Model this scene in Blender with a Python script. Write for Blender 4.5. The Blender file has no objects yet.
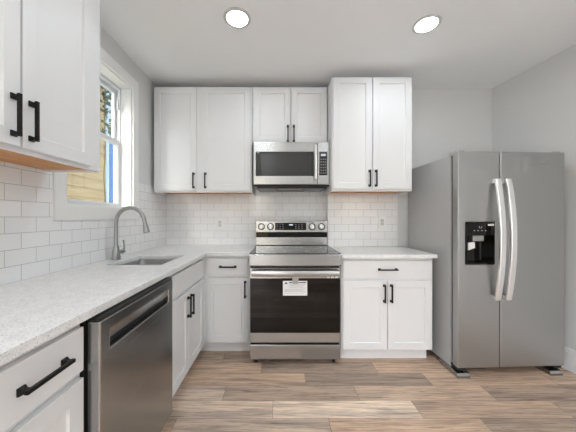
import bpy, bmesh, math, random
from mathutils import Vector, Matrix
random.seed(4)
C = bpy.context.scene.collection
SC = bpy.context.scene

# ------------------------------------------------------------------ camera
cam = bpy.data.cameras.new('camera')
cam.lens = 254.0 / 576 * 36
cam.sensor_width = 36
cam.sensor_fit = 'HORIZONTAL'
cam.shift_x = 9 / 576
cam.shift_y = 1 / 576
cam.clip_start = 0.01
camo = bpy.data.objects.new('camera', cam)
C.objects.link(camo)
camo.location = (0, 0, 1.225)
camo.rotation_euler = (math.pi / 2, 0, 0)
SC.camera = camo

# ------------------------------------------------------------------ sky, exposure
W = bpy.data.worlds.new('sky')
SC.world = W
W.use_nodes = True
nt = W.node_tree
bg = nt.nodes['Background']
sky = nt.nodes.new('ShaderNodeTexSky')
sky.sky_type = 'NISHITA'
sky.sun_disc = False
sky.sun_elevation = math.radians(48)
sky.sun_rotation = math.radians(200)
sky.air_density = 1.0
sky.dust_density = 3.0
hs = nt.nodes.new('ShaderNodeHueSaturation')      # hazy, overcast sky
hs.inputs['Saturation'].default_value = .9
nt.links.new(sky.outputs[0], hs.inputs['Color'])
nt.links.new(hs.outputs[0], bg.inputs[0])
bg.inputs[1].default_value = 0.42
sun = bpy.data.lights.new('sun', 'SUN')
sun.energy = 7.0; sun.angle = math.radians(.6); sun.color = (.83, .93, 1.0)
suno = bpy.data.objects.new('sun', sun); C.objects.link(suno)
suno.rotation_euler = Vector((.05, -.75, -.95)).to_track_quat('-Z', 'Y').to_euler()   # shines from ahead, over the roof
SC.view_settings.view_transform = 'Standard'
SC.view_settings.look = 'None'
SC.view_settings.gamma = 1
SC.view_settings.exposure = 1.35
SC.cycles.max_bounces = 10
SC.cycles.diffuse_bounces = 6
SC.cycles.glossy_bounces = 5
LAMP = 42.0          # emission of the recessed ceiling lamps

# ------------------------------------------------------------------ materials
def srgb(r, g, b):
    f = lambda c: (c / 255 / 12.92) if c / 255 <= .04045 else ((c / 255 + .055) / 1.055) ** 2.4
    return (f(r), f(g), f(b), 1)

def mat(name, col, rough=.5, metal=0.0, spec=None, emit=None, coat=0):
    m = bpy.data.materials.new(name)
    m.use_nodes = True
    b = m.node_tree.nodes['Principled BSDF']
    b.inputs['Base Color'].default_value = col
    b.inputs['Roughness'].default_value = rough
    b.inputs['Metallic'].default_value = metal
    if spec is not None:
        b.inputs['Specular IOR Level'].default_value = spec
    if coat:
        b.inputs['Coat Weight'].default_value = coat
        b.inputs['Coat Roughness'].default_value = .1
    if emit:
        b.inputs['Emission Color'].default_value = emit[0]
        b.inputs['Emission Strength'].default_value = emit[1]
    return m

class NB:
    """small node-building helper"""
    def __init__(s, m):
        s.t = m.node_tree
        s.b = s.t.nodes['Principled BSDF']
    def n(s, kind, **kw):
        x = s.t.nodes.new(kind)
        for k, v in kw.items():
            setattr(x, k, v)
        return x
    def l(s, a, b):
        s.t.links.new(a, b)
    def math(s, op, a, b=None):
        x = s.n('ShaderNodeMath', operation=op)
        for i, v in enumerate((a, b)):
            if v is None:
                continue
            if isinstance(v, (int, float)):
                x.inputs[i].default_value = v
            else:
                s.l(v, x.inputs[i])
        return x.outputs[0]
    def ramp(s, fac, stops):
        r = s.n('ShaderNodeValToRGB')
        e = r.color_ramp.elements
        while len(e) < len(stops):
            e.new(.5)
        for el, (p, c) in zip(e, stops):
            el.position = p
            el.color = c
        s.l(fac, r.inputs[0])
        return r.outputs[0]
    def bump(s, h, strength=.2, dist=.002):
        b = s.n('ShaderNodeBump')
        b.inputs['Strength'].default_value = strength
        b.inputs['Distance'].default_value = dist
        s.l(h, b.inputs['Height'])
        s.l(b.outputs[0], s.b.inputs['Normal'])

def noise_bump(m, scale=(40, 40, 40), strength=.05, dist=.002, detail=3, coord='Object'):
    k = NB(m)
    tc = k.n('ShaderNodeTexCoord')
    mp = k.n('ShaderNodeMapping')
    mp.inputs['Scale'].default_value = scale
    k.l(tc.outputs[coord], mp.inputs[0])
    nz = k.n('ShaderNodeTexNoise')
    nz.inputs['Scale'].default_value = 1
    nz.inputs['Detail'].default_value = detail
    k.l(mp.outputs[0], nz.inputs['Vector'])
    k.bump(nz.outputs['Fac'], strength, dist)
    return k, nz

M = {}
M['white'] = mat('cabinet_paint', (.765, .77, .775, 1), .45)
noise_bump(M['white'], (60, 60, 8), .03)
M['trim'] = mat('trim_paint', (.83, .83, .82, 1), .35)
noise_bump(M['trim'], (30, 30, 30), .02)
M['wall'] = mat('wall_paint', (.68, .685, .68, 1), .7)
noise_bump(M['wall'], (220, 220, 220), .06, .001)
M['ceiling'] = mat('ceiling_paint', (.88, .90, .91, 1), .8)
noise_bump(M['ceiling'], (150, 150, 150), .06, .001)
M['black'] = mat('black_metal', (.012, .011, .010, 1), .38, .6)
noise_bump(M['black'], (200, 200, 200), .05, .001)
M['blackplastic'] = mat('black_plastic', (.012, .012, .012, 1), .35)
noise_bump(M['blackplastic'], (200, 200, 200), .05, .001)
M['gap'] = mat('dark_rubber', (.02, .02, .02, 1), .7)
noise_bump(M['gap'], (90, 90, 90), .05, .001)
M['plastic'] = mat('white_plastic', (.82, .82, .80, 1), .35)
noise_bump(M['plastic'], (90, 90, 90), .02, .001)
M['wood'] = mat('raw_plywood', srgb(196, 140, 84), .55)
k, nz = noise_bump(M['wood'], (6, 60, 60), .1)
k.l(k.ramp(nz.outputs['Fac'], [(.3, srgb(184, 124, 70)), (.7, srgb(214, 160, 104))]), k.b.inputs['Base Color'])

def steel(name, c, rough, scale=(3, 3, 500), strength=.03, metal=1.0):
    m = mat(name, (c, c * 1.0, c * .995, 1), rough, metal)
    k, nz = noise_bump(m, scale, strength, .0006, 2)
    r = k.n('ShaderNodeMapRange')
    r.inputs[3].default_value = rough - .04
    r.inputs[4].default_value = rough + .05
    k.l(nz.outputs['Fac'], r.inputs[0])
    k.l(r.outputs[0], k.b.inputs['Roughness'])
    return m
M['steel'] = steel('stainless_steel', .47, .25)
M['steel_dark'] = steel('dishwasher_steel', .40, .25, (2, 2, 700), .012)
M['nickel'] = steel('brushed_nickel', .40, .34, (60, 60, 60), .02)
M['fridge'] = steel('fridge_steel', .42, .42, (3, 3, 300), .04)
M['fridge_handle'] = steel('handle_metal', .86, .42, (40, 40, 40), .02)
M['sink'] = steel('sink_steel', .62, .30, (200, 4, 4), .05)
M['fridge_side'] = mat('fridge_side_paint', (.40, .40, .40, 1), .38)
noise_bump(M['fridge_side'], (350, 350, 350), .12, .001)
M['glass_black'] = mat('black_oven_glass', (.005, .004, .003, 1), .05, 0, .32)
noise_bump(M['glass_black'], (4, 4, 4), .004, .001)
M['window_black'] = mat('oven_inner_window', (.007, .006, .005, 1), .04, 0, .36)
noise_bump(M['window_black'], (4, 4, 4), .004, .001)
M['micro_glass'] = mat('microwave_glass', (.018, .018, .017, 1), .12, 0, .5)
noise_bump(M['micro_glass'], (700, 700, 700), .05, .0005)
M['micro_inner'] = mat('microwave_mesh', (.034, .035, .033, 1), .16, 0, .5)
noise_bump(M['micro_inner'], (900, 900, 900), .2, .0005)
M['mark'] = mat('printed_mark', (.70, .71, .72, 1), .5)
noise_bump(M['mark'], (90, 90, 90), .02, .001)
M['darkmark'] = mat('dark_print', (.03, .03, .03, 1), .6)
noise_bump(M['darkmark'], (90, 90, 90), .02, .001)
M['greymark'] = mat('grey_print', (.42, .42, .44, 1), .7)
noise_bump(M['greymark'], (90, 90, 90), .02, .001)
M['card'] = mat('white_card', (.85, .85, .84, 1), .6)
noise_bump(M['card'], (90, 90, 90), .02, .001)
M['grey_vent'] = mat('vent_metal', (.25, .25, .25, 1), .4, .8)
noise_bump(M['grey_vent'], (90, 400, 90), .2, .001)
M['silver_mark'] = mat('silver_mark', (.62, .62, .62, 1), .25, 1)
noise_bump(M['silver_mark'], (90, 90, 90), .02, .001)
M['lamp_trim'] = mat('lamp_trim', (.60, .60, .59, 1), .4)
noise_bump(M['lamp_trim'], (90, 90, 90), .02, .001)
M['lens'] = mat('lamp_lens', (.9, .9, .9, 1), .5, emit=((.86, .945, 1.0, 1), LAMP))
M['display'] = mat('lit_display', (.05, .05, .05, 1), .3, emit=((.8, .9, 1, 1), .35))
M['vinyl'] = mat('window_vinyl', (.68, .70, .72, 1), .3)
noise_bump(M['vinyl'], (60, 60, 60), .02, .001)
M['blue'] = mat('blue_trim', srgb(44, 88, 134), .5)
noise_bump(M['blue'], (20, 20, 4), .1, .002)
M['outpanel'] = mat('outdoor_panel', srgb(150, 158, 146), .6)
noise_bump(M['outpanel'], (20, 20, 4), .1, .002)
M['board'] = mat('corner_board_paint', srgb(150, 164, 178), .6)
noise_bump(M['board'], (20, 20, 4), .1, .002)
M['stem'] = mat('vine_stem', srgb(128, 112, 66), .7)
noise_bump(M['stem'], (40, 40, 10), .2, .003)
M['leaf'] = mat('dark_leaves', srgb(58, 66, 34), .6)
noise_bump(M['leaf'], (20, 20, 20), .3, .01)

# window pane: clear glass, thin
def glass_mat():
    m = bpy.data.materials.new('clear_pane')
    m.use_nodes = True
    t = m.node_tree
    t.nodes.clear()
    o = t.nodes.new('ShaderNodeOutputMaterial')
    mx = t.nodes.new('ShaderNodeMixShader')
    a = t.nodes.new('ShaderNodeBsdfTransparent')
    b = t.nodes.new('ShaderNodeBsdfGlossy')
    b.inputs['Roughness'].default_value = .02
    lw = t.nodes.new('ShaderNodeLayerWeight')
    lw.inputs[0].default_value = .5
    pw = t.nodes.new('ShaderNodeMath'); pw.operation = 'POWER'; pw.inputs[1].default_value = 5
    t.links.new(lw.outputs['Facing'], pw.inputs[0])
    f = t.nodes.new('ShaderNodeMath'); f.operation = 'MULTIPLY_ADD'
    f.inputs[1].default_value = .5; f.inputs[2].default_value = .03
    t.links.new(pw.outputs[0], f.inputs[0])
    a.inputs[0].default_value = (.95, .97, .96, 1)
    t.links.new(f.outputs[0], mx.inputs[0])
    t.links.new(a.outputs[0], mx.inputs[1])
    t.links.new(b.outputs[0], mx.inputs[2])
    t.links.new(mx.outputs[0], o.inputs[0])
    return m
M['pane'] = glass_mat()

# quartz
M['quartz'] = mat('white_quartz', (.78, .78, .77, 1), .22)
k = NB(M['quartz'])
tc = k.n('ShaderNodeTexCoord')
v = k.n('ShaderNodeTexVoronoi'); v.inputs['Scale'].default_value = 330
k.l(tc.outputs['Object'], v.inputs['Vector'])
wn = k.n('ShaderNodeTexWhiteNoise'); k.l(v.outputs['Position'], wn.inputs['Vector'])
n2 = k.n('ShaderNodeTexNoise'); n2.inputs['Scale'].default_value = 22; n2.inputs['Detail'].default_value = 4
k.l(tc.outputs['Object'], n2.inputs['Vector'])
c1 = k.ramp(wn.outputs['Value'], [(0.0, (.55, .55, .54, 1)), (.07, (.64, .64, .63, 1)), (.11, (.78, .78, .775, 1)), (1, (.86, .86, .855, 1))])
c2 = k.ramp(n2.outputs['Fac'], [(.35, (.92, .92, .92, 1)), (.65, (1, 1, 1, 1))])
mx = k.n('ShaderNodeMix', data_type='RGBA', blend_type='MULTIPLY'); mx.inputs[0].default_value = 1
k.l(c1, mx.inputs[6]); k.l(c2, mx.inputs[7]); k.l(mx.outputs[2], k.b.inputs['Base Color'])

# subway tile: axis 0 -> wall runs along x, 1 -> along y
def tile(name, axis, shift):
    m = mat(name, (.8, .8, .8, 1), .16)
    k = NB(m)
    g = k.n('ShaderNodeNewGeometry')
    sp = k.n('ShaderNodeSeparateXYZ'); k.l(g.outputs['Position'], sp.inputs[0])
    u = k.math('ADD', sp.outputs[axis], shift)
    w = k.math('SUBTRACT', sp.outputs[2], .914)
    cb = k.n('ShaderNodeCombineXYZ'); k.l(u, cb.inputs[0]); k.l(w, cb.inputs[1])
    br = k.n('ShaderNodeTexBrick')
    br.offset = .5; br.offset_frequency = 2
    br.inputs['Color1'].default_value = (.84, .845, .85, 1)
    br.inputs['Color2'].default_value = (.87, .875, .88, 1)
    br.inputs['Mortar'].default_value = (.50, .50, .49, 1)
    br.inputs['Scale'].default_value = 1
    br.inputs['Mortar Size'].default_value = .0016
    br.inputs['Mortar Smooth'].default_value = .1
    br.inputs['Bias'].default_value = 0
    br.inputs['Brick Width'].default_value = .1524
    br.inputs['Row Height'].default_value = .0778
    k.l(cb.outputs[0], br.inputs['Vector'])
    k.l(br.outputs['Color'], k.b.inputs['Base Color'])
    nz = k.n('ShaderNodeTexNoise'); nz.inputs['Scale'].default_value = 9
    k.l(g.outputs['Position'], nz.inputs['Vector'])
    h = k.math('ADD', k.math('MULTIPLY', br.outputs['Fac'], -1.0), k.math('MULTIPLY', nz.outputs['Fac'], .9))
    k.bump(h, .30, .0016)
    r = k.n('ShaderNodeMapRange'); r.inputs[3].default_value = .14; r.inputs[4].default_value = .7
    k.l(br.outputs['Fac'], r.inputs[0]); k.l(r.outputs[0], k.b.inputs['Roughness'])
    return m
M['tile_left'] = tile('subway_tile_side', 1, -1.244 + .0762)
M['tile_back'] = tile('subway_tile_back', 0, .495 + .0762)
M['tile_bump'] = tile('subway_tile_right', 0, -1.042 + .0762)
M['tile_return'] = tile('subway_tile_return', 1, 0)

# vinyl plank floor, planks along x
def floor_mat():
    m = mat('plank_floor', (.3, .22, .15, 1), .42)
    k = NB(m)
    g = k.n('ShaderNodeNewGeometry')
    sp = k.n('ShaderNodeSeparateXYZ'); k.l(g.outputs['Position'], sp.inputs[0])
    SEED = 17.0
    PW, PL = .150, .92
    yy = k.math('DIVIDE', k.math('ADD', sp.outputs[1], 5.055), PW)
    row = k.math('FLOOR', yy)
    xx = k.math('ADD', k.math('DIVIDE', k.math('ADD', sp.outputs[0], .04), PL), k.math('MULTIPLY', k.math('SUBTRACT', row, 44.0), .37))
    col = k.math('FLOOR', xx)
    cid = k.n('ShaderNodeCombineXYZ'); k.l(k.math('ADD', row, SEED), cid.inputs[0]); k.l(col, cid.inputs[1])
    wn2 = k.n('ShaderNodeTexWhiteNoise', noise_dimensions='2D'); k.l(cid.outputs[0], wn2.inputs['Vector'])
    # grain coordinates: per-plank offset
    off = k.n('ShaderNodeVectorMath', operation='SCALE'); off.inputs['Scale'].default_value = 37
    k.l(wn2.outputs['Color'], off.inputs[0])
    def grain(sx, sy, detail, dist=0.0):
        mp = k.n('ShaderNodeMapping'); mp.inputs['Scale'].default_value = (sx, sy, 1)
        k.l(g.outputs['Position'], mp.inputs[0])
        ad = k.n('ShaderNodeVectorMath', operation='ADD')
        k.l(mp.outputs[0], ad.inputs[0]); k.l(off.outputs[0], ad.inputs[1])
        nz = k.n('ShaderNodeTexNoise'); nz.inputs['Scale'].default_value = 1
        nz.inputs['Detail'].default_value = detail; nz.inputs['Distortion'].default_value = dist
        nz.inputs['Roughness'].default_value = .65
        k.l(ad.outputs[0], nz.inputs['Vector'])
        return nz.outputs['Fac']
    g1 = grain(2.2, 34, 6, .6)
    g2 = grain(5.0, 130, 4)
    g3 = grain(1.2, 12, 6, .8)
    g4 = grain(2.6, 55, 3, 1.6)
    base = k.ramp(wn2.outputs['Value'], [(0.0, srgb(168, 150, 136)), (.3, srgb(212, 184, 160)), (.55, srgb(222, 194, 169)), (.75, srgb(182, 162, 146)), (1, srgb(255, 234, 212))])
    def mul(a, fac, stops, amt=1.0):
        c = k.ramp(fac, stops)
        x = k.n('ShaderNodeMix', data_type='RGBA', blend_type='MULTIPLY'); x.inputs[0].default_value = amt
        k.l(a, x.inputs[6]); k.l(c, x.inputs[7])
        return x.outputs[2]
    a = mul(base, g1, [(.30, (.56, .53, .51, 1)), (.47, (.94, .93, .92, 1)), (.70, (1.14, 1.12, 1.08, 1))])
    a = mul(a, g2, [(.32, (.60, .58, .56, 1)), (.56, (1.04, 1.04, 1.04, 1))], .9)
    a = mul(a, g3, [(.34, (.62, .62, .64, 1)), (.52, (1, 1, 1, 1)), (.75, (1.10, 1.07, 1.02, 1))], 1.0)
    a = mul(a, g4, [(.33, (.42, .38, .35, 1)), (.40, (1, 1, 1, 1))], .75)
    # seams
    fy = k.math('FRACT', yy); fx = k.math('FRACT', xx)
    ey = k.math('MULTIPLY', k.math('MINIMUM', fy, k.math('SUBTRACT', 1.0, fy)), PW)
    ex = k.math('MULTIPLY', k.math('MINIMUM', fx, k.math('SUBTRACT', 1.0, fx)), PL)
    e = k.math('MINIMUM', ex, ey)
    seam = k.n('ShaderNodeMapRange'); seam.inputs[1].default_value = .0006; seam.inputs[2].default_value = .0022
    k.l(e, seam.inputs[0])
    a = mul(a, seam.outputs[0], [(0, (.45, .42, .40, 1)), (1, (1, 1, 1, 1))])
    k.l(a, k.b.inputs['Base Color'])
    h = k.math('ADD', k.math('MULTIPLY', seam.outputs[0], .8), k.math('MULTIPLY', g2, .5))
    k.bump(h, .25, .0015)
    r = k.n('ShaderNodeMapRange'); r.inputs[3].default_value = .5; r.inputs[4].default_value = .34
    k.l(g1, r.inputs[0]); k.l(r.outputs[0], k.b.inputs['Roughness'])
    return m
M['floor'] = floor_mat()

# siding
M['siding'] = mat('tan_siding', srgb(206, 176, 122), .6)
k, nz = noise_bump(M['siding'], (10, 3, 60), .15, .003)
k.l(k.ramp(nz.outputs['Fac'], [(.3, srgb(150, 124, 84)), (.7, srgb(170, 144, 102))]), k.b.inputs['Base Color'])
M['ground'] = mat('outdoor_ground', srgb(200, 197, 190), .9)
noise_bump(M['ground'], (5, 5, 5), .3, .01)

# ------------------------------------------------------------------ mesh helpers
def box(bm, x0, x1, y0, y1, z0, z1):
    vs = [bm.verts.new((x, y, z)) for z in (z0, z1) for y in (y0, y1) for x in (x0, x1)]
    for f in ((0, 2, 3, 1), (4, 5, 7, 6), (0, 1, 5, 4), (2, 6, 7, 3), (0, 4, 6, 2), (1, 3, 7, 5)):
        bm.faces.new([vs[i] for i in f])

def obj(name, bm, m, parent=None, bevel=0, seg=2, smooth=False, label=None):
    bmesh.ops.recalc_face_normals(bm, faces=bm.faces)
    me = bpy.data.meshes.new(name)
    bm.to_mesh(me); bm.free()
    me.materials.append(m)
    if smooth:
        for p in me.polygons:
            p.use_smooth = True
        me.set_sharp_from_angle(angle=math.radians(38))
    o = bpy.data.objects.new(name, me)
    C.objects.link(o)
    if parent:
        o.parent = parent
    if bevel:
        b = o.modifiers.new('bevel', 'BEVEL')
        b.width = bevel; b.segments = seg; b.limit_method = 'ANGLE'; b.angle_limit = math.radians(40)
        b.harden_normals = False
    if label:
        o['label'] = label
    return o

def bx(name, d, m, parent=None, bevel=0, seg=2, label=None):
    bm = bmesh.new()
    if isinstance(d[0], (int, float)):
        d = [d]
    for q in d:
        box(bm, *q)
    return obj(name, bm, m, parent, bevel, seg, label=label)

def cells(bm, us, vs, inside, w0, w1, place):
    """extruded plate on grid cells, connected mesh. place(u,v,w)->xyz"""
    V = {}
    def vert(i, j, k):
        key = (i, j, k)
        if key not in V:
            V[key] = bm.verts.new(place(us[i], vs[j], (w0, w1)[k]))
        return V[key]
    ok = lambda i, j: 0 <= i < len(us) - 1 and 0 <= j < len(vs) - 1 and inside((us[i] + us[i + 1]) / 2, (vs[j] + vs[j + 1]) / 2)
    for i in range(len(us) - 1):
        for j in range(len(vs) - 1):
            if not ok(i, j):
                continue
            for kk in (0, 1):
                bm.faces.new([vert(i, j, kk), vert(i + 1, j, kk), vert(i + 1, j + 1, kk), vert(i, j + 1, kk)])
            for (di, dj, a, b) in ((-1, 0, (i, j), (i, j + 1)), (1, 0, (i + 1, j), (i + 1, j + 1)), (0, -1, (i, j), (i + 1, j)), (0, 1, (i, j + 1), (i + 1, j + 1))):
                if not ok(i + di, j + dj):
                    bm.faces.new([vert(*a, 0), vert(*b, 0), vert(*b, 1), vert(*a, 1)])

def plate(name, m, parent, x0, x1, z0, z1, y0, y1, hole, bevel=0, seg=2):
    """vertical plate in xz with a rectangular hole (hx0,hx1,hz0,hz1)"""
    bm = bmesh.new()
    hx0, hx1, hz0, hz1 = hole
    cells(bm, [x0, hx0, hx1, x1], [z0, hz0, hz1, z1], lambda u, v: not (hx0 < u < hx1 and hz0 < v < hz1), y0, y1, lambda u, v, w: (u, w, v))
    return obj(name, bm, m, parent, bevel, seg)

def ring(bm, c, r, ax, n=24, ry=None):
    ax = Vector(ax).normalized()
    t = Vector((0, 0, 1)) if abs(ax.z) < .9 else Vector((1, 0, 0))
    u = ax.cross(t).normalized(); w = ax.cross(u)
    return [bm.verts.new(Vector(c) + u * (r * math.cos(2 * math.pi * i / n)) + w * ((ry or r) * math.sin(2 * math.pi * i / n))) for i in range(n)]

def bridge(bm, a, b):
    n = len(a)
    for i in range(n):
        bm.faces.new([a[i], a[(i + 1) % n], b[(i + 1) % n], b[i]])

def lathe(bm, base, ax, prof, n=24, cap=True):
    """prof: list of (dist along axis, radius)"""
    ax = Vector(ax).normalized()
    rs = [ring(bm, Vector(base) + ax * d, r, ax, n) for d, r in prof]
    for a, b in zip(rs, rs[1:]):
        bridge(bm, a, b)
    if cap:
        bm.faces.new(rs[0]); bm.faces.new(rs[-1])

def tube(bm, pts, rad, n=16):
    pts = [Vector(p) for p in pts]
    rs = []
    up = None
    for i, p in enumerate(pts):
        t = ((pts[i + 1] if i < len(pts) - 1 else p) - (pts[i - 1] if i else p)).normalized()
        if up is None:
            up = t.orthogonal().normalized()
        u = (up - t * up.dot(t)).normalized(); w = t.cross(u); up = u
        r = rad[i] if isinstance(rad, (list, tuple)) else rad
        rs.append([bm.verts.new(p + u * (r * math.cos(2 * math.pi * k / n)) + w * (r * math.sin(2 * math.pi * k / n))) for k in range(n)])
    for a, b in zip(rs, rs[1:]):
        bridge(bm, a, b)
    bm.faces.new(rs[0]); bm.faces.new(rs[-1])

def shaker(bm, x0, x1, z0, z1, y=0.0, t=.020, rail=.057, rec=.009, slope=.004):
    def rect(d, yy):
        return [bm.verts.new(p) for p in ((x0 + d, yy, z0 + d), (x1 - d, yy, z0 + d), (x1 - d, yy, z1 - d), (x0 + d, yy, z1 - d))]
    b, f, i, p = rect(0, y + t), rect(0, y), rect(rail, y), rect(rail + slope, y + rec)
    bm.faces.new(b); bridge(bm, b, f); bridge(bm, f, i); bridge(bm, i, p); bm.faces.new(p)

def pull(bm, a, b, y=0.0, th=.011, off=.030):
    """bar pull from a to b (x,z), vertical or horizontal, standing off the face y"""
    (xa, za), (xb, zb) = a, b
    h = th / 2
    horiz = abs(xb - xa) > abs(zb - za)
    box(bm, min(xa, xb) - (0 if horiz else h), max(xa, xb) + (0 if horiz else h), y - off, y - off + th,
        min(za, zb) - (h if horiz else 0), max(za, zb) + (h if horiz else 0))
    for e, (x, z) in enumerate((a, b)):
        s = .010 if e == 0 else -.010
        cx, cz = (x + s, z) if horiz else (x, z + s)
        # flared post: foot on the face, narrowing towards the bar
        r = []
        for (yy, q) in ((y, .0105), (y - .005, .0105), (y - .014, .0062), (y - off + th - .001, .0062)):
            r.append([bm.verts.new((cx + dx * q, yy, cz + dz * q)) for dx, dz in ((-1, -1), (1, -1), (1, 1), (-1, 1))])
        for p_, q_ in zip(r, r[1:]):
            bridge(bm, p_, q_)
        bm.faces.new(r[0]); bm.faces.new(r[-1])

def thing(name, label, cat, loc=(0, 0, 0), rz=0, group=None):
    o = bpy.data.objects.new(name, None)
    C.objects.link(o)
    o.empty_display_size = .1
    o.location = loc; o.rotation_euler = (0, 0, rz)
    o['label'] = label; o['category'] = cat
    if group:
        o['group'] = group
    return o

def tag(o, label, cat, group=None):
    o['label'] = label; o['category'] = cat
    if group:
        o['group'] = group
    return o

def struct(o):
    o['kind'] = 'structure'
    return o

R90 = math.pi / 2

# ------------------------------------------------------------------ room
XL, XR0 = -1.27, 2.256
YB, YBUMP, YR = 2.84, 2.69, -2.6
ZC = 2.585
RW = .110                      # right wall leans out by this much per metre towards the camera
def xr(y):
    return XR0 + (YBUMP - y) * RW

struct(bx('floor', (-1.42, 3.0, YR - .1, 3.0, -.06, 0), M['floor']))
struct(bx('ceiling', (-1.42, 3.0, YR - .1, 3.0, ZC, ZC + .08), M['ceiling']))
WY0, WY1, WZ0, WZ1 = 1.50, 2.19, 1.295, 2.335
bm = bmesh.new()
cells(bm, [YR, -2.3, -.5, WY0, WY1, 3.0], [0, .35, WZ0, 2.15, WZ1, ZC],
      lambda u, v: not ((WY0 < u < WY1 and WZ0 < v < WZ1) or (-2.3 < u < -.5 and .35 < v < 2.15)), XL, XL - .135, lambda u, v, w: (w, u, v))  # besides the window: unseen opening behind the camera, added to admit daylight
struct(obj('wall_left', bm, M['wall']))
struct(bx('wall_back', (XL, .525, YB, YB + .14, 0, ZC), M['wall']))
struct(bx('wall_back_right', (.525, 2.40, YBUMP, YB + .14, 0, ZC), M['wall']))
bm = bmesh.new()
cells(bm, [YR, 2.72], [0, ZC], lambda u, v: True, 0, .12, lambda u, v, w: (xr(u) + w, u, v))
struct(obj('wall_right', bm, M['wall']))
# rear wall with two unseen openings, added to let daylight in
bm = bmesh.new()
def rear(u, v):
    return not (.02 < v < 2.10 and (-.78 < u < -.36 or 2.0 < u < 2.6))
cells(bm, [XL, -.78, -.36, 2.0, 2.6, 2.9], [0, .02, 2.10, ZC], rear, YR, YR - .1, lambda u, v, w: (u, w, v))
struct(obj('wall_rear', bm, M['wall']))
struct(bx('added_sky_blocker', (-1.405, -1.27, YR, 3.0, ZC + .081, 5.3), M['outpanel']))  # unseen slab added above the ceiling to block sky light on the siding
struct(bx('ground', (-9, 9, -12, 9, -.5, -.4), M['ground']))

# baseboard along the right wall: board, cap and shoe
bm = bmesh.new()
prof = [(0, 0), (.022, 0), (.022, .018), (.014, .024), (.014, .142), (.010, .150), (.010, .163), (.004, .174), (0, .174)]
def bb(y):
    return [bm.verts.new((xr(y) - d, y, z)) for d, z in prof]
r0, r1 = bb(YBUMP), bb(YR)
bridge(bm, r0, r1); bm.faces.new(r0); bm.faces.new(r1)
struct(obj('baseboard_right', bm, M['trim']))

# backsplash tile
TZ = 1.536
bm = bmesh.new()
CY0, CY1, CZ0, CZ1 = 1.415, 2.265, 1.205, 2.42
cells(bm, [.46, CY0, CY1, YB], [.914, CZ0, TZ], lambda u, v: not (CY0 < u < CY1 and v > CZ0), XL, XL + .008, lambda u, v, w: (w, u, v))
struct(obj('backsplash_left', bm, M['tile_left']))
struct(bx('backsplash_back', (XL + .008, .517, YB - .008, YB, .914, TZ), M['tile_back']))
struct(bx('backsplash_right', (.517, 1.252, YBUMP - .008, YBUMP, .914, TZ - .02), M['tile_bump']))
struct(bx('backsplash_return', (.517, .525, YBUMP, YB - .008, .914, TZ - .02), M['tile_return']))

# window: casing, jamb, sill, two sashes with their panes
win = bpy.data.objects.new('window_1', None); C.objects.link(win); struct(win)
bm = bmesh.new()
cells(bm, [CY0, WY0, WY1, CY1], [CZ0, WZ0, WZ1, CZ1], lambda u, v: not (WY0 < u < WY1 and WZ0 < v < WZ1), XL + .0005, XL + .019, lambda u, v, w: (w, u, v))
obj('window_casing', bm, M['trim'], win, .002)
bm = bmesh.new()
t = .012
cells(bm, [WY0, WY0 + t, WY1 - t, WY1], [WZ0, WZ0 + t, WZ1 - t, WZ1], lambda u, v: not (WY0 + t < u < WY1 - t and WZ0 + t < v < WZ1 - t), XL + .002, XL - .145, lambda u, v, w: (w, u, v))
obj('window_jamb', bm, M['trim'], win, .001)
def sash(name, y0, y1, z0, z1, x0, x1, st, rb, rt):
    bm = bmesh.new()
    cells(bm, [y0, y0 + st, y1 - st, y1], [z0, z0 + rb, z1 - rt, z1], lambda u, v: not (y0 + st < u < y1 - st and z0 + rb < v < z1 - rt), x0, x1, lambda u, v, w: (w, u, v))
    s = obj(name, bm, M['vinyl'], win, .0015)
    bx('pane', ((x0 + x1) / 2 - .002, (x0 + x1) / 2 + .002, y0 + st - .004, y1 - st + .004, z0 + rb - .004, z1 - rt + .004), M['pane'], s)
    return s
J0, J1, K0, K1 = WY0 + .012, WY1 - .012, WZ0 + .012, WZ1 - .012
ZM = 1.855
bx('window_frame', [(XL - .144, XL - .085, J0, J0 + .012, K0, K1), (XL - .144, XL - .085, J1 - .012, J1, K0, K1),
                    (XL - .144, XL - .085, J0 + .012, J1 - .012, K1 - .02, K1), (XL - .144, XL - .085, J0 + .012, J1 - .012, K0, K0 + .012)], M['vinyl'], win, .001)
sash('lower_sash', J0 + .012, J1 - .012, K0 + .012, ZM + .018, XL - .112, XL - .088, .020, .022, .034)
sash('upper_sash', J0 + .012, J1 - .012, ZM - .018, K1 - .02, XL - .140, XL - .116, .028, .034, .034)
bx('sash_lock', (XL - .096, XL - .076, 1.82, 1.87, ZM + .019, ZM + .031), M['vinyl'], win, .002)
bx('vent_latch', (XL - .090, XL - .078, J1 - .052, J1 - .028, 2.13, 2.21), M['vinyl'], win, .002)

# ------------------------------------------------------------------ neighbour's house outside the window
SX = -2.45
house = thing('neighbour_house', 'tan clapboard house wall with a blue trim board, seen through the kitchen window', 'house', (SX, 2.6, -.4))
bm = bmesh.new()
zz, hgt = -.0, .125
for i in range(52):
    z0 = i * hgt
    vs = [bm.verts.new(p) for p in ((-.18, -2.2, z0), (.012, -2.2, z0), (0, -2.2, z0 + hgt), (-.18, -2.2, z0 + hgt),
                                    (-.18, .960, z0), (.012, .960, z0), (0, .960, z0 + hgt), (-.18, .960, z0 + hgt))]
    bm.faces.new(vs[:4]); bm.faces.new(vs[4:]); bridge(bm, vs[:4], vs[4:])
obj('clapboard_wall', bm, M['siding'], house)
bx('corner_board', (-.18, .03, .962, 1.026, 0, 6.5), M['board'], house, .004, label='pale grey blue corner board')
bx('blue_trim', (-.16, .035, 1.03, 1.145, 0, 2.72), M['blue'], house, .004, label='blue trim board')
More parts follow.
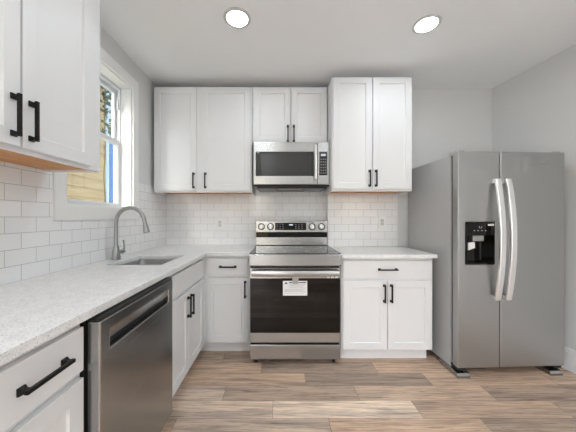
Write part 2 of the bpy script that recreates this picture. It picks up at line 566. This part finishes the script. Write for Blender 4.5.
bx('grey_panel', [(-.16, .02, 1.15, 2.6, 0, 6.5), (-.16, .02, 1.03, 1.1499, 2.725, 6.5)], M['outpanel'], house, .004, label='pale grey green panel beyond the trim')
vine = bpy.data.objects.new('climbing_vine', None); C.objects.link(vine)
tag(vine, 'dark leafy vine climbing the house outside the upper window pane', 'vine'); vine.location = (SX + .10, 3.43, -.4)
rv = random.Random(3)
bm = bmesh.new()
stem = [(.0 + .01 * math.sin(i), .012 * math.sin(i * .9), i * .12) for i in range(38)]
tube(bm, stem, .008, 6)
obj('stem', bm, M['stem'], vine)
bm = bmesh.new()
for i in range(170):
    z = rv.uniform(2.75, 4.4); c = Vector((rv.uniform(0, .07), rv.gauss(0, .04), z)); r = rv.uniform(.025, .055)
    u = Vector((rv.uniform(-.5, .5), rv.uniform(-1, 1), rv.uniform(-1, .3))).normalized(); w = u.orthogonal().normalized()
    nrm = u.cross(w)
    q = [bm.verts.new(c + d) for d in (u * r, w * r * .5 + nrm * r * .15, -u * r, -w * r * .5 + nrm * r * .15)]
    bm.faces.new(q)
o = obj('leaves', bm, M['leaf'], vine); o['kind'] = 'stuff'

# ------------------------------------------------------------------ cabinets
def door(root, x0, x1, z0, z1, handle=None, rail=.057, name='door'):
    bm = bmesh.new(); shaker(bm, x0, x1, z0, z1, rail=rail)
    d = obj(name, bm, M['white'], root, .0014)
    if handle:
        bm = bmesh.new(); pull(bm, *handle)
        obj('handle', bm, M['black'], d, .0012)
    return d

def slab(root, x0, x1, z0, z1, handle=None, name='drawer'):
    d = bx(name, (x0, x1, 0, .020, z0, z1), M['white'], root, .0016)
    if handle:
        bm = bmesh.new(); pull(bm, *handle)
        obj('handle', bm, M['black'], d, .0012)
    return d

def wall_cabinet(label, loc, rz, w, h, depth, doors, group=None, rims=True):
    """origin: lower left corner of the door plane; depth includes the door"""
    r = thing('wall_cabinet', label, 'wall cabinet', loc, rz, group)
    f = .021
    rim = .022
    bx('body', [(0, w, f, depth, rim, h), (0, w, f, f + .019, 0, rim), (0, .014, f + .019, depth, 0, rim), (w - .014, w, f + .019, depth, 0, rim)], M['white'], r, .0012)
    bx('bottom_panel', (.0142, w - .0142, f + .0192, depth, .012, rim - .0005), M['wood'], r, label='unpainted wooden underside')
    for (x0, x1, z0, z1, hx, hz0, hz1) in doors:
        door(r, x0, x1, z0, z1, ((hx, hz0), (hx, hz1)))
    return r

# left wall, near the camera
wall_cabinet('white two-door wall cabinet on the left wall beside the window, above the dishwasher side', (-.945, .535, 1.466), R90, .836, 1.065, .321,
             [(.012, .394, .016, 1.053, .367, .046, .198), (.402, .757, .016, 1.053, .432, .046, .198)])
# back wall, left corner
zb = 1.468
wall_cabinet('white two-door wall cabinet in the back left corner, left of the microwave', (-1.237, 2.50, zb), 0, .969, 1.046, .336,
             [(.006, .424, .018, 1.036, .397, .040, .192), (.478, .955, .018, 1.036, .513, .040, .192)])
# over the microwave
wall_cabinet('short white two-door wall cabinet directly above the microwave', (-.264, 2.50, 1.945), 0, .744, .569, .336,
             [(.018, .377, .012, .557, .351, .018, .180), (.384, .734, .012, .557, .410, .018, .180)])
# on the forward wall beside the fridge
wall_cabinet('tall white two-door wall cabinet right of the microwave, nearest the refrigerator', (.486, 2.32, 1.462), 0, .738, 1.050, .362,
             [(.010, .367, .018, 1.040, .341, .040, .192), (.373, .728, .018, 1.040, .399, .040, .192)])

def base_cabinet(label, loc, rz, w, depth, fronts, toe_l=0, toe_r=0, group=None, box_x=None, open_top=False):
    r = thing('base_cabinet', label, 'base cabinet', loc, rz, group)
    b0, b1 = box_x or (0, w)
    if open_top:
        bm = bmesh.new()
        cells(bm, [b0, b0 + .018, b1 - .018, b1], [.021, .040, depth - .01, depth],
              lambda u, v: not (b0 + .018 < u < b1 - .018 and .040 < v < depth - .01), .10, .883, lambda u, v, w: (u, v, w))
        obj('body', bm, M['white'], r, .0012)
        bx('bottom_panel', (b0 + .0185, b1 - .0185, .0405, depth - .0105, .10, .118), M['white'], r)
    else:
        bx('body', (b0, b1, .021, depth, .10, .883), M['white'], r, .0012)
    bx('toe_kick', (b0 + toe_l, b1 - toe_r, .075, depth, 0, .0995), M['white'], r)
    for kind, x0, x1, z0, z1, hd in fronts:
        (slab if kind != 'door' else door)(r, x0, x1, z0, z1, hd, **({'name': kind} if kind != 'door' else {}))
    return r
DZ0, DZ1, TZ0, TZ1 = .112, .688, .712, .858
XF = -.655
# left run near the camera (local x = world y - .48)
base_cabinet('white base cabinet with one drawer nearest the camera, left of the dishwasher', (XF, .476, 0), R90, .386, .61,
             [('drawer', .010, .376, TZ0, TZ1, ((.157, .785), (.306, .785))), ('door', .010, .376, DZ0, DZ1, None)])
# sink base
base_cabinet('white sink base cabinet with two doors between dishwasher and corner', (XF, 1.470, 0), R90, .791, .61,
             [('drawer_front', .025, .735, TZ0, TZ1, None),
              ('door', .025, .378, DZ0, DZ1, ((.350, .505), (.350, .655))), ('door', .383, .735, DZ0, DZ1, ((.411, .505), (.411, .655)))], open_top=True)
# corner base on the back wall
cb = base_cabinet('white base cabinet with one drawer and one door, left of the range', (-.652, 2.25, 0), 0, .402, .585,
             [('drawer', .012, .378, TZ0, TZ1, ((.125, .785), (.275, .785))), ('door', .012, .378, DZ0, DZ1, ((.352, .510), (.352, .660)))])
bx('filler_strip', (-.0205, .009, .012, .0205, .10, .883), M['white'], cb)
bx('toe_filler', (-.09, -.0005, .076, .20, 0, .0995), M['white'], cb)
# right base
base_cabinet('white base cabinet with one wide drawer and two doors, between range and refrigerator', (.523, 2.13, 0), 0, .776, .555,
             [('drawer', .016, .760, TZ0, TZ1, ((.308, .785), (.468, .785))),
              ('door', .016, .385, DZ0, DZ1, ((.359, .510), (.359, .660))), ('door', .391, .760, DZ0, DZ1, ((.417, .510), (.417, .660)))], toe_r=.02)

# countertops
CT0, CT1 = .884, .914
SK = (-1.12, -.765, 1.645, 2.06)      # sink opening
bm = bmesh.new()
def in_l(x, y):
    if SK[0] < x < SK[1] and SK[2] < y < SK[3]:
        return False
    return x < -.635 or y > 2.215
cells(bm, [XL + .001, SK[0], SK[1], -.635, -.250], [.46, SK[2], SK[3], 2.215, YB - .001], in_l, CT0, CT1, lambda u, v, w: (u, v, w))
tag(obj('countertop', bm, M['quartz'], None, .002), 'long L-shaped white speckled quartz countertop around the sink, along the left wall', 'countertop')
tag(bx('countertop', (.519, 1.308, 2.095, YBUMP - .001, CT0, CT1), M['quartz'], None, .002), 'short white speckled quartz countertop between range and refrigerator', 'countertop')

# sink
sk = thing('kitchen_sink', 'stainless steel undermount sink set into the countertop below the window', 'sink', ((SK[0] + SK[1]) / 2, (SK[2] + SK[3]) / 2, .70))
hx, hy = (SK[1] - SK[0]) / 2 + .006, (SK[3] - SK[2]) / 2 + .006
def rrect(bm, hx, hy, r, z, n=6):
    vs = []
    for cx, cy, a0 in ((hx - r, hy - r, 0), (-hx + r, hy - r, 90), (-hx + r, -hy + r, 180), (hx - r, -hy + r, 270)):
        for i in range(n + 1):
            a = math.radians(a0 + 90 * i / n)
            vs.append(bm.verts.new((cx + r * math.cos(a), cy + r * math.sin(a), z)))
    return vs
bm = bmesh.new()
rings = [rrect(bm, hx + .02, hy + .02, .03, .1835), rrect(bm, hx, hy, .035, .1835), rrect(bm, hx - .004, hy - .004, .04, .03),
         rrect(bm, hx - .014, hy - .014, .045, .008), rrect(bm, hx - .04, hy - .04, .05, 0.0), rrect(bm, .045, .045, .0445, -.004)]
for a, b in zip(rings, rings[1:]):
    bridge(bm, a, b)
bm.faces.new(rings[-1])
obj('basin', bm, M['sink'], sk, smooth=True)
bm = bmesh.new(); lathe(bm, (0, 0, -.003), (0, 0, 1), [(0, .042), (.004, .042), (.005, .038), (.003, .030), (.002, .012), (.006, .010), (.006, .001)], 24)
obj('drain', bm, M['nickel'], sk, smooth=True)

# faucet
fx, fy = -1.187, 1.85
fc = thing('kitchen_faucet', 'tall brushed nickel gooseneck faucet behind the sink', 'faucet', (fx, fy, .914))
bm = bmesh.new()
lathe(bm, (0, 0, 0), (0, 0, 1), [(0, .029), (.004, .030), (.03, .029), (.06, .0265), (.085, .0205), (.105, .0135), (.115, .0125)], 28)
obj('base', bm, M['nickel'], fc, smooth=True)
pts = [(0, 0, .11), (0, 0, .18), (0, 0, .25)]
cr = .104
for i in range(1, 19):
    a = math.radians(180 - 168 * i / 18)
    pts.append((cr + cr * math.cos(a), 0, .268 + cr * math.sin(a) * 1.05))
ex, _, ez = pts[-1]
bm = bmesh.new(); tube(bm, pts, .0135, 18)
obj('neck', bm, M['nickel'], fc, smooth=True)
bm = bmesh.new()
lathe(bm, (ex - .001, 0, ez + .004), (.20, 0, -1), [(0, .0125), (.01, .014), (.014, .0128), (.05, .0165), (.085, .0205), (.098, .0205), (.100, .017)], 24)
obj('spray_head', bm, M['nickel'], fc, smooth=True)
bm = bmesh.new(); lathe(bm, (0, .018, .055), (.35, 1, 0), [(0, .016), (.03, .016), (.045, .0175), (.052, .015)], 20)
tube(bm, [(.018, .062, .060), (.020, .066, .085), (.012, .074, .115), (.004, .082, .134)], [.008, .0065, .0058, .0065], 12)
obj('lever_handle', bm, M['nickel'], fc, smooth=True)

# ------------------------------------------------------------------ dishwasher (local x = world y - .868, local -y = world +x)
DWF = -.612
dw = thing('dishwasher', 'stainless steel dishwasher under the counter, left of the sink doors', 'dishwasher', (DWF, .866, 0), R90)
w = .600
bx('body', (.004, w - .004, .052, .62, .10, .880), M['blackplastic'], dw, .002)
bx('toe_panel', (.01, w - .01, .11, .58, 0, .0995), M['blackplastic'], dw)
hole = (.058, .548, .752, .822)
plate('door', M['steel_dark'], dw, .003, w - .003, .105, .866, 0, .046, hole, .006, 3)
# pocket handle: steel scoop slanting inwards, black slot below
bm = bmesh.new()
p = [(hole[0], .001, hole[3]), (hole[1], .001, hole[3]), (hole[1], .018, hole[2] + .026), (hole[0], .018, hole[2] + .026)]
q = [(x, y + .004, z) for x, y, z in p]
a = [bm.verts.new(v) for v in p]; b = [bm.verts.new(v) for v in q]
bm.faces.new(a); bm.faces.new(b); bridge(bm, a, b)
obj('handle_scoop', bm, M['steel'], dw)
bx('handle_slot', (hole[0], hole[1], .030, .046, hole[2], hole[3]), M['blackplastic'], dw, label='black slot of the pocket handle')
bx('control_strip', (.003, w - .003, .004, .050, .8665, .8785), M['blackplastic'], dw, .002, label='black control strip on top of the door')

# ------------------------------------------------------------------ range (origin at floor, left front corner of door plane)
RX, RY, RWD = -.246, 2.10, .758
rg = thing('electric_range', 'freestanding stainless steel electric range with black oven door', 'range', (RX, RY, 0))
bx('body', (.004, RWD - .004, .045, .70, .045, .905), M['blackplastic'], rg, .002)
# glass cooktop with steel rim
bx('cooktop', (.010, RWD - .010, -.030, .62, .9055, .926), M['glass_black'], rg, .003, label='black ceramic glass cooktop')
for cx, cy, r in ((.20, .12, .105), (.56, .12, .085), (.20, .42, .075), (.56, .42, .105), (.38, .45, .06)):
    bm = bmesh.new()
    a = ring(bm, (cx, cy, .9263), r, (0, 0, 1), 40); b = ring(bm, (cx, cy, .9263), r - .0022, (0, 0, 1), 40); bridge(bm, a, b)
    obj('burner_ring', bm, M['greymark'], rg)
# front lip, leaning slightly
bm = bmesh.new()
prof = [(-.042, .924), (-.050, .919), (-.0515, .834), (-.045, .826), (.044, .826), (.044, .905), (-.031, .905), (-.031, .924)]
a = [bm.verts.new((.006, y, z)) for y, z in prof]; b = [bm.verts.new((RWD - .008, y, z)) for y, z in prof]
bm.faces.new(a); bm.faces.new(b); bridge(bm, a, b)
obj('front_lip', bm, M['steel_dark'], rg, .002)
for x in (0, RWD - .0095):
    bx('side_rail', (x, x + .0095, -.030, .63, .9055, .928), M['steel'], rg, .001)
# oven door
od = bx('oven_door', [(.004, RWD - .004, 0, .044, .185, .804)], M['steel'], rg, .004)
bx('oven_glass', (.008, RWD - .008, -.004, .001, .268, .718), M['glass_black'], od, .001, label='black door glass')
bx('oven_window', (.130, RWD - .130, -.0052, -.0038, .345, .600), M['window_black'], od, .0005)
bm = bmesh.new()
n = 20; rs = []
for i in range(n + 1):
    s = i / n
    x = .022 + (RWD - .044) * s
    yy = -.040 - .012 * math.sin(math.pi * s)
    rs.append([bm.verts.new((x, yy + dy, .768 + dz)) for dy, dz in ((.008, .026), (-.006, .022), (-.012, .008), (-.012, -.010), (-.006, -.024), (.008, -.026))])
for a, b in zip(rs, rs[1:]):
    bridge(bm, a, b)
bm.faces.new(rs[0]); bm.faces.new(rs[-1])
for x in (.022, RWD - .060):
    box(bm, x, x + .038, -.036, 0, .748, .788)
obj('handle', bm, M['steel'], od, .001, smooth=True)
bx('handle_trim', [(RWD - .115 + i * .034, RWD - .115 + i * .034 + .020, -.005, .001, .722, .734) for i in range(3)], M['mark'], od, label='small pale marks under the handle')
# drawer and feet
bx('storage_drawer', (.004, RWD - .004, 0, .044, .046, .168), M['steel'], rg, .004)
for x in (.035, RWD - .065):
    bm = bmesh.new(); lathe(bm, (x + .015, .05, 0), (0, 0, 1), [(0, .016), (.03, .016), (.03, .009), (.05, .009)], 16)
    obj('foot', bm, M['blackplastic'], rg)
    bm = bmesh.new(); lathe(bm, (x + .015, .62, 0), (0, 0, 1), [(0, .016), (.03, .016), (.03, .009), (.05, .009)], 16)
    obj('foot', bm, M['blackplastic'], rg)
# backguard
bgd = bx('backguard', [(0, RWD, .575, .70, .9285, 1.0115)], M['steel'], rg, .003)
bx('backguard_black_band', (.002, RWD - .002, .590, .70, 1.012, 1.062), M['glass_black'], bgd, .002, label='black band below the controls')  # black glass band, the backguard's own colour
bx('control_panel', (0, RWD, .560, .70, 1.0625, 1.183), M['steel'], bgd, .006, 3)
bx('display_panel', (.205, .530, .556, .562, 1.088, 1.165), M['glass_black'], bgd, .001, label='black touch display')
mk = [(.352, .392, .5552, .5565, 1.137, 1.149)]
bx('display_clock', mk, M['display'], bgd, label='small lit clock')
mk = []
for i in range(6):
    for z in (1.105, 1.125, 1.145):
        if i < 3:
            mk.append((.220 + i * .030, .234 + i * .030, .5554, .5565, z, z + .004))
        else:
            mk.append((.315 + i * .033, .329 + i * .033, .5554, .5565, z, z + .004))
for q in range(6):
    bx('touch_mark', mk[q * 3:q * 3 + 3], M['greymark'], bgd)
for x in (.062, .158, .592, .690):
    bm = bmesh.new()
    lathe(bm, (x, .561, 1.124), (0, -1, 0), [(0, .027), (.005, .027), (.007, .024), (.030, .022), (.033, .019)], 28)
    box(bm, x - .004, x + .004, .522, .530, 1.102, 1.146)
    obj('knob', bm, M['fridge_handle'], bgd, smooth=True)
    bm = bmesh.new(); lathe(bm, (x, .5612, 1.124), (0, -1, 0), [(0, .036), (.003, .036), (.0035, .026)], 28)
    obj('knob_ring', bm, M['blackplastic'], bgd, label='dark ring behind a knob')

# instruction card hanging from the oven handle
cd = thing('instruction_card', 'small white printed card hanging from the oven door handle', 'card', (.132, 2.086, .58))
bx('card_sheet', (-.100, .100, 0, .0012, 0, .120), M['card'], cd)
bx('hanging_strap', (-.022, .028, -.0018, -.0004, .095, .160), M['nickel'], cd, label='grey strap looped to the handle')
bm = bmesh.new()
pts_ = [(-.088, .096), (-.060, .096), (-.074, .113)]
a = [bm.verts.new((x, -.0006, z)) for x, z in pts_]; b = [bm.verts.new((x, -.0001, z)) for x, z in pts_]
bm.faces.new(a); bm.faces.new(b); bridge(bm, a, b)
obj('warning_mark', bm, M['darkmark'], cd, label='black warning triangle')
for x0, x1 in ((-.050, -.024), (.030, .090)):
    bx('heading_bar', (x0, x1, -.0006, -.0001, .102, .110), M['darkmark'], cd)
bx('printed_lines', [(-.048 if z > .055 else -.086, .086 - .012 * (i % 3), -.0005, -.0001, z, z + .003) for i, z in enumerate((.088, .079, .070, .061, .050, .041, .032, .018))], M['greymark'], cd)

# ------------------------------------------------------------------ microwave
MX, MY, MZ, MW = -.246, 2.42, 1.522, .731
mw = thing('microwave', 'stainless steel over-the-range microwave under the short wall cabinet', 'microwave', (MX, MY, MZ))
bx('body', (.004, MW + .012, .034, .41, 0, .418), M['blackplastic'], mw, .004)
DX = .615
bx('door', (0, DX - .001, 0, .032, .012, .418), M['steel'], mw, .006, 3)
bx('control_frame', (DX + .001, MW, 0, .032, .012, .418), M['steel'], mw, .006, 3)
dg = bx('door_glass', (.024, .575, -.004, .001, .094, .325), M['blackplastic'], mw, .001, label='black glass door window')
bx('viewing_window', (.070, .535, -.0052, -.0038, .106, .300), M['micro_inner'], dg, .0005, label='grey mesh viewing window')
bx('brand_mark', [(.036, .046, -.0052, -.0038, .312, .318), (.050, .058, -.0052, -.0038, .311, .319)], M['mark'], dg)
bm = bmesh.new()
rs = []
for i in range(17):
    s = i / 16
    z = .060 + .322 * s
    yy = -.030 - .014 * math.sin(math.pi * s)
    rs.append([bm.verts.new((.592 + dx, yy + dy, z)) for dx, dy in ((-.014, .006), (-.012, -.004), (-.006, -.009), (.006, -.009), (.012, -.004), (.014, .006))])
for a, b in zip(rs, rs[1:]):
    bridge(bm, a, b)
bm.faces.new(rs[0]); bm.faces.new(rs[-1])
for z in (.062, .356):
    box(bm, .582, .602, -.028, 0, z, z + .024)
obj('handle', bm, M['fridge_handle'], mw, .0008, smooth=True)
cp = bx('control_panel', (.630, .706, -.004, .001, .100, .325), M['blackplastic'], mw, .001, label='black keypad panel')
bx('clock_display', (.645, .690, -.0052, -.0038, .283, .303), M['display'], cp)
bx('keypad_marks', [(.642 + c * .022, .652 + c * .022, -.0052, -.0038, .118 + r * .026, .126 + r * .026) for c in range(3) for r in range(6)], M['greymark'], cp)
bx('underside_vent', [(.03, MW - .02, .05, .40, -.018, -.0005)], M['blackplastic'], mw, .004)
for x in (.05, .51):
    bx('grease_filter', (x, x + .165, .07, .30, -.024, -.0185), M['grey_vent'], mw, .001)
bx('work_light', (.24, .47, .08, .16, -.022, -.0185), M['nickel'], mw, .001)

# ------------------------------------------------------------------ refrigerator
FA = math.radians(2.4)
FW = .855
fr = thing('refrigerator', 'tall side-by-side stainless steel refrigerator with ice dispenser', 'refrigerator', (1.364, 1.935, 0), FA)
FT = 1.727
bx('cabinet', (.006, FW - .006, .090, .70, .035, FT - .016), M['fridge_side'], fr, .004, label='grey painted side panels')
GX = .333
D0, D1, DZB, DZT = .060, .292, .862, 1.186
plate('freezer_door', M['fridge'], fr, 0, GX - .003, .070, FT, 0, .060, (D0, D1, DZB, DZT), .007, 3)
bx('fridge_door', (GX + .003, FW, 0, .060, .070, FT), M['fridge'], fr, .007, 3)
bx('door_gasket', [(.022, GX - .008, .0625, .0895, .085, FT - .018), (GX + .008, FW - .022, .0625, .0895, .085, FT - .018), (GX - .0035, GX + .0035, .012, .0895, .085, FT - .012)], M['gap'], fr)
def strap(x):
    bm = bmesh.new()
    n = 28; rs = []
    z0, z1 = .595, 1.515
    for i in range(n + 1):
        s = i / n
        z = z0 + (z1 - z0) * s
        yy = -.022 - .046 * math.sin(math.pi * s) ** .8
        hw = .0225
        rs.append([bm.verts.new((x + dx, yy + dy, z)) for dx, dy in ((-hw, .006), (-hw, -.006), (-hw + .005, -.010), (hw - .005, -.010), (hw, -.006), (hw, .006))])
    for a, b in zip(rs, rs[1:]):
        bridge(bm, a, b)
    bm.faces.new(rs[0]); bm.faces.new(rs[-1])
    for z in (z0, z1 - .03):
        box(bm, x - .018, x + .018, -.020, 0, z, z + .03)
    return bm
obj('handle', strap(.290), M['fridge_handle'], fr, .001, smooth=True, label='left curved metal strap handle')
obj('handle', strap(.374), M['fridge_handle'], fr, .001, smooth=True, label='right curved metal strap handle')
dp = bx('dispenser', [(D0 + .001, D1 - .001, -.003, .06, 1.085, DZT - .001), (D0 + .001, D0 + .010, -.003, .06, DZB + .001, 1.085), (D1 - .010, D1 - .001, -.003, .06, DZB + .001, 1.085),
                      (D0 + .010, D1 - .010, .056, .062, DZB + .001, 1.085), (D0 + .010, D1 - .010, -.003, .06, DZB + .001, DZB + .014)], M['glass_black'], fr, .002, label='black ice and water dispenser')
bx('dispenser_nozzle', (.125, .215, .010, .055, 1.038, 1.084), M['nickel'], dp, .004)
bm = bmesh.new()
p = [(.100, .020, 1.025), (.150, .020, 1.032), (.160, .030, .985), (.108, .034, .965)]
a = [bm.verts.new(v) for v in p]; b = [bm.verts.new((x, y + .02, z)) for x, y, z in p]
bm.faces.new(a); bm.faces.new(b); bridge(bm, a, b)
obj('dispenser_paddle', bm, M['card'], dp, .001, label='pale water paddle')
bx('dispenser_light_bar', (.232, .282, -.0042, -.0028, 1.158, 1.172), M['mark'], dp)
bx('dispenser_icons', [(.120 + i * .030, .130 + i * .030, -.0040, -.0028, 1.118, 1.124) for i in range(4)] + [(.163, .185, -.0040, -.0028, 1.140, 1.143), (.163, .166, -.0040, -.0028, 1.140, 1.156), (.182, .185, -.0040, -.0028, 1.140, 1.156)], M['greymark'], dp)
# maker's badge: raised lettering
cu = bpy.data.curves.new('logo', 'FONT')
cu.body = 'Whirlpool'
cu.size = .020; cu.extrude = .0008; cu.align_x = 'CENTER'; cu.shear = .25
cu.materials.append(M['silver_mark'])
tmp = bpy.data.objects.new('logo_curve', cu); C.objects.link(tmp)
bpy.context.view_layer.update()
me = bpy.data.meshes.new_from_object(tmp)
bpy.data.objects.remove(tmp)
lg = bpy.data.objects.new('logo', me); C.objects.link(lg); lg.parent = fr
lg.location = (.695, -.0010, 1.630); lg.rotation_euler = (R90, 0, 0)
bm = bmesh.new()
a = ring(bm, (.700, -.0010, 1.637), .048, (0, -1, 0), 36, .013); b = ring(bm, (.700, -.0010, 1.637), .0455, (0, -1, 0), 36, .0108); bridge(bm, a, b)
obj('logo_swoosh', bm, M['silver_mark'], fr)
# feet and grille
bx('base_grille', (.03, FW - .03, .10, .14, .012, .070), M['gap'], fr, .002)
for x0, x1 in ((-.010, .090), (FW - .125, FW - .025)):
    bm = bmesh.new()
    prof = [(-.010, 0), (-.010, .018), (.0, .034), (.06, .040), (.20, .040), (.20, 0)]
    a = [bm.verts.new((x0, y, z)) for y, z in prof]; b = [bm.verts.new((x1, y, z)) for y, z in prof]
    bm.faces.new(a); bm.faces.new(b); bridge(bm, a, b)
    obj('foot', bm, M['steel_dark'], fr, .003)
for x0, x1 in ((.010, .070), (FW - .070, FW - .010)):
    bx('hinge_cover', (x0, x1, .02, .13, FT - .015, FT + .012), M['fridge_side'], fr, .004)
    bx('hinge_bracket', (x0, x1, .015, .09, .045, .0695), M['gap'], fr, .002)

# ------------------------------------------------------------------ outlets
def outlet(loc, label, switch=False):
    o = thing('wall_outlet', label, 'outlet', loc, 0)
    pl = bx('cover_plate', (-.036, .036, -.007, 0, -.058, .058), M['trim'], o, .002)
    bx('socket_face', (-.017, .017, -.0085, -.0065, -.034, .034), M['lamp_trim'], o, .001)
    for z in (-.018, .018):
        bx('slot', [(-.008, -.005, -.0090, -.0080, z - .005, z + .005), (.005, .008, -.0090, -.0080, z - .005, z + .005)], M['darkmark'], o)
    return o
outlet((-.658, YB - .008, 1.150), 'white wall outlet on the tile left of the range')
outlet((1.087, YBUMP - .008, 1.170), 'white wall outlet on the tile right of the range, beside the refrigerator')

# ------------------------------------------------------------------ recessed ceiling lights
def downlight(x, y, label, group=None):
    o = thing('ceiling_light', label, 'ceiling light', (x, y, ZC), 0, group)
    bm = bmesh.new(); lathe(bm, (0, 0, 0), (0, 0, -1), [(0, .092), (.004, .092), (.009, .084), (.009, .071), (.003, .068), (0, .068)], 40, cap=False)
    obj('trim_ring', bm, M['lamp_trim'], o, smooth=True)
    bm = bmesh.new(); lathe(bm, (0, 0, -.0005), (0, 0, -1), [(0, .0675), (.003, .0675), (.0045, .060)], 40)
    obj('lens', bm, M['lens'], o, label='glowing white lens')
    return o
downlight(-.285, 1.735, 'round recessed ceiling light above the sink side, left of the two')
downlight(1.040, 1.790, 'round recessed ceiling light towards the refrigerator, right of the two')
for x, y in ((-.285, .2), (1.04, .2), (2.0, .2), (-.285, -1.3), (1.04, -1.3), (2.0, -1.3)):  # unseen fill lamps, added to brighten the kitchen from behind
    downlight(x, y, 'added fill light behind the camera, unseen, built like the recessed ceiling lights', 'added fill lights behind the camera')
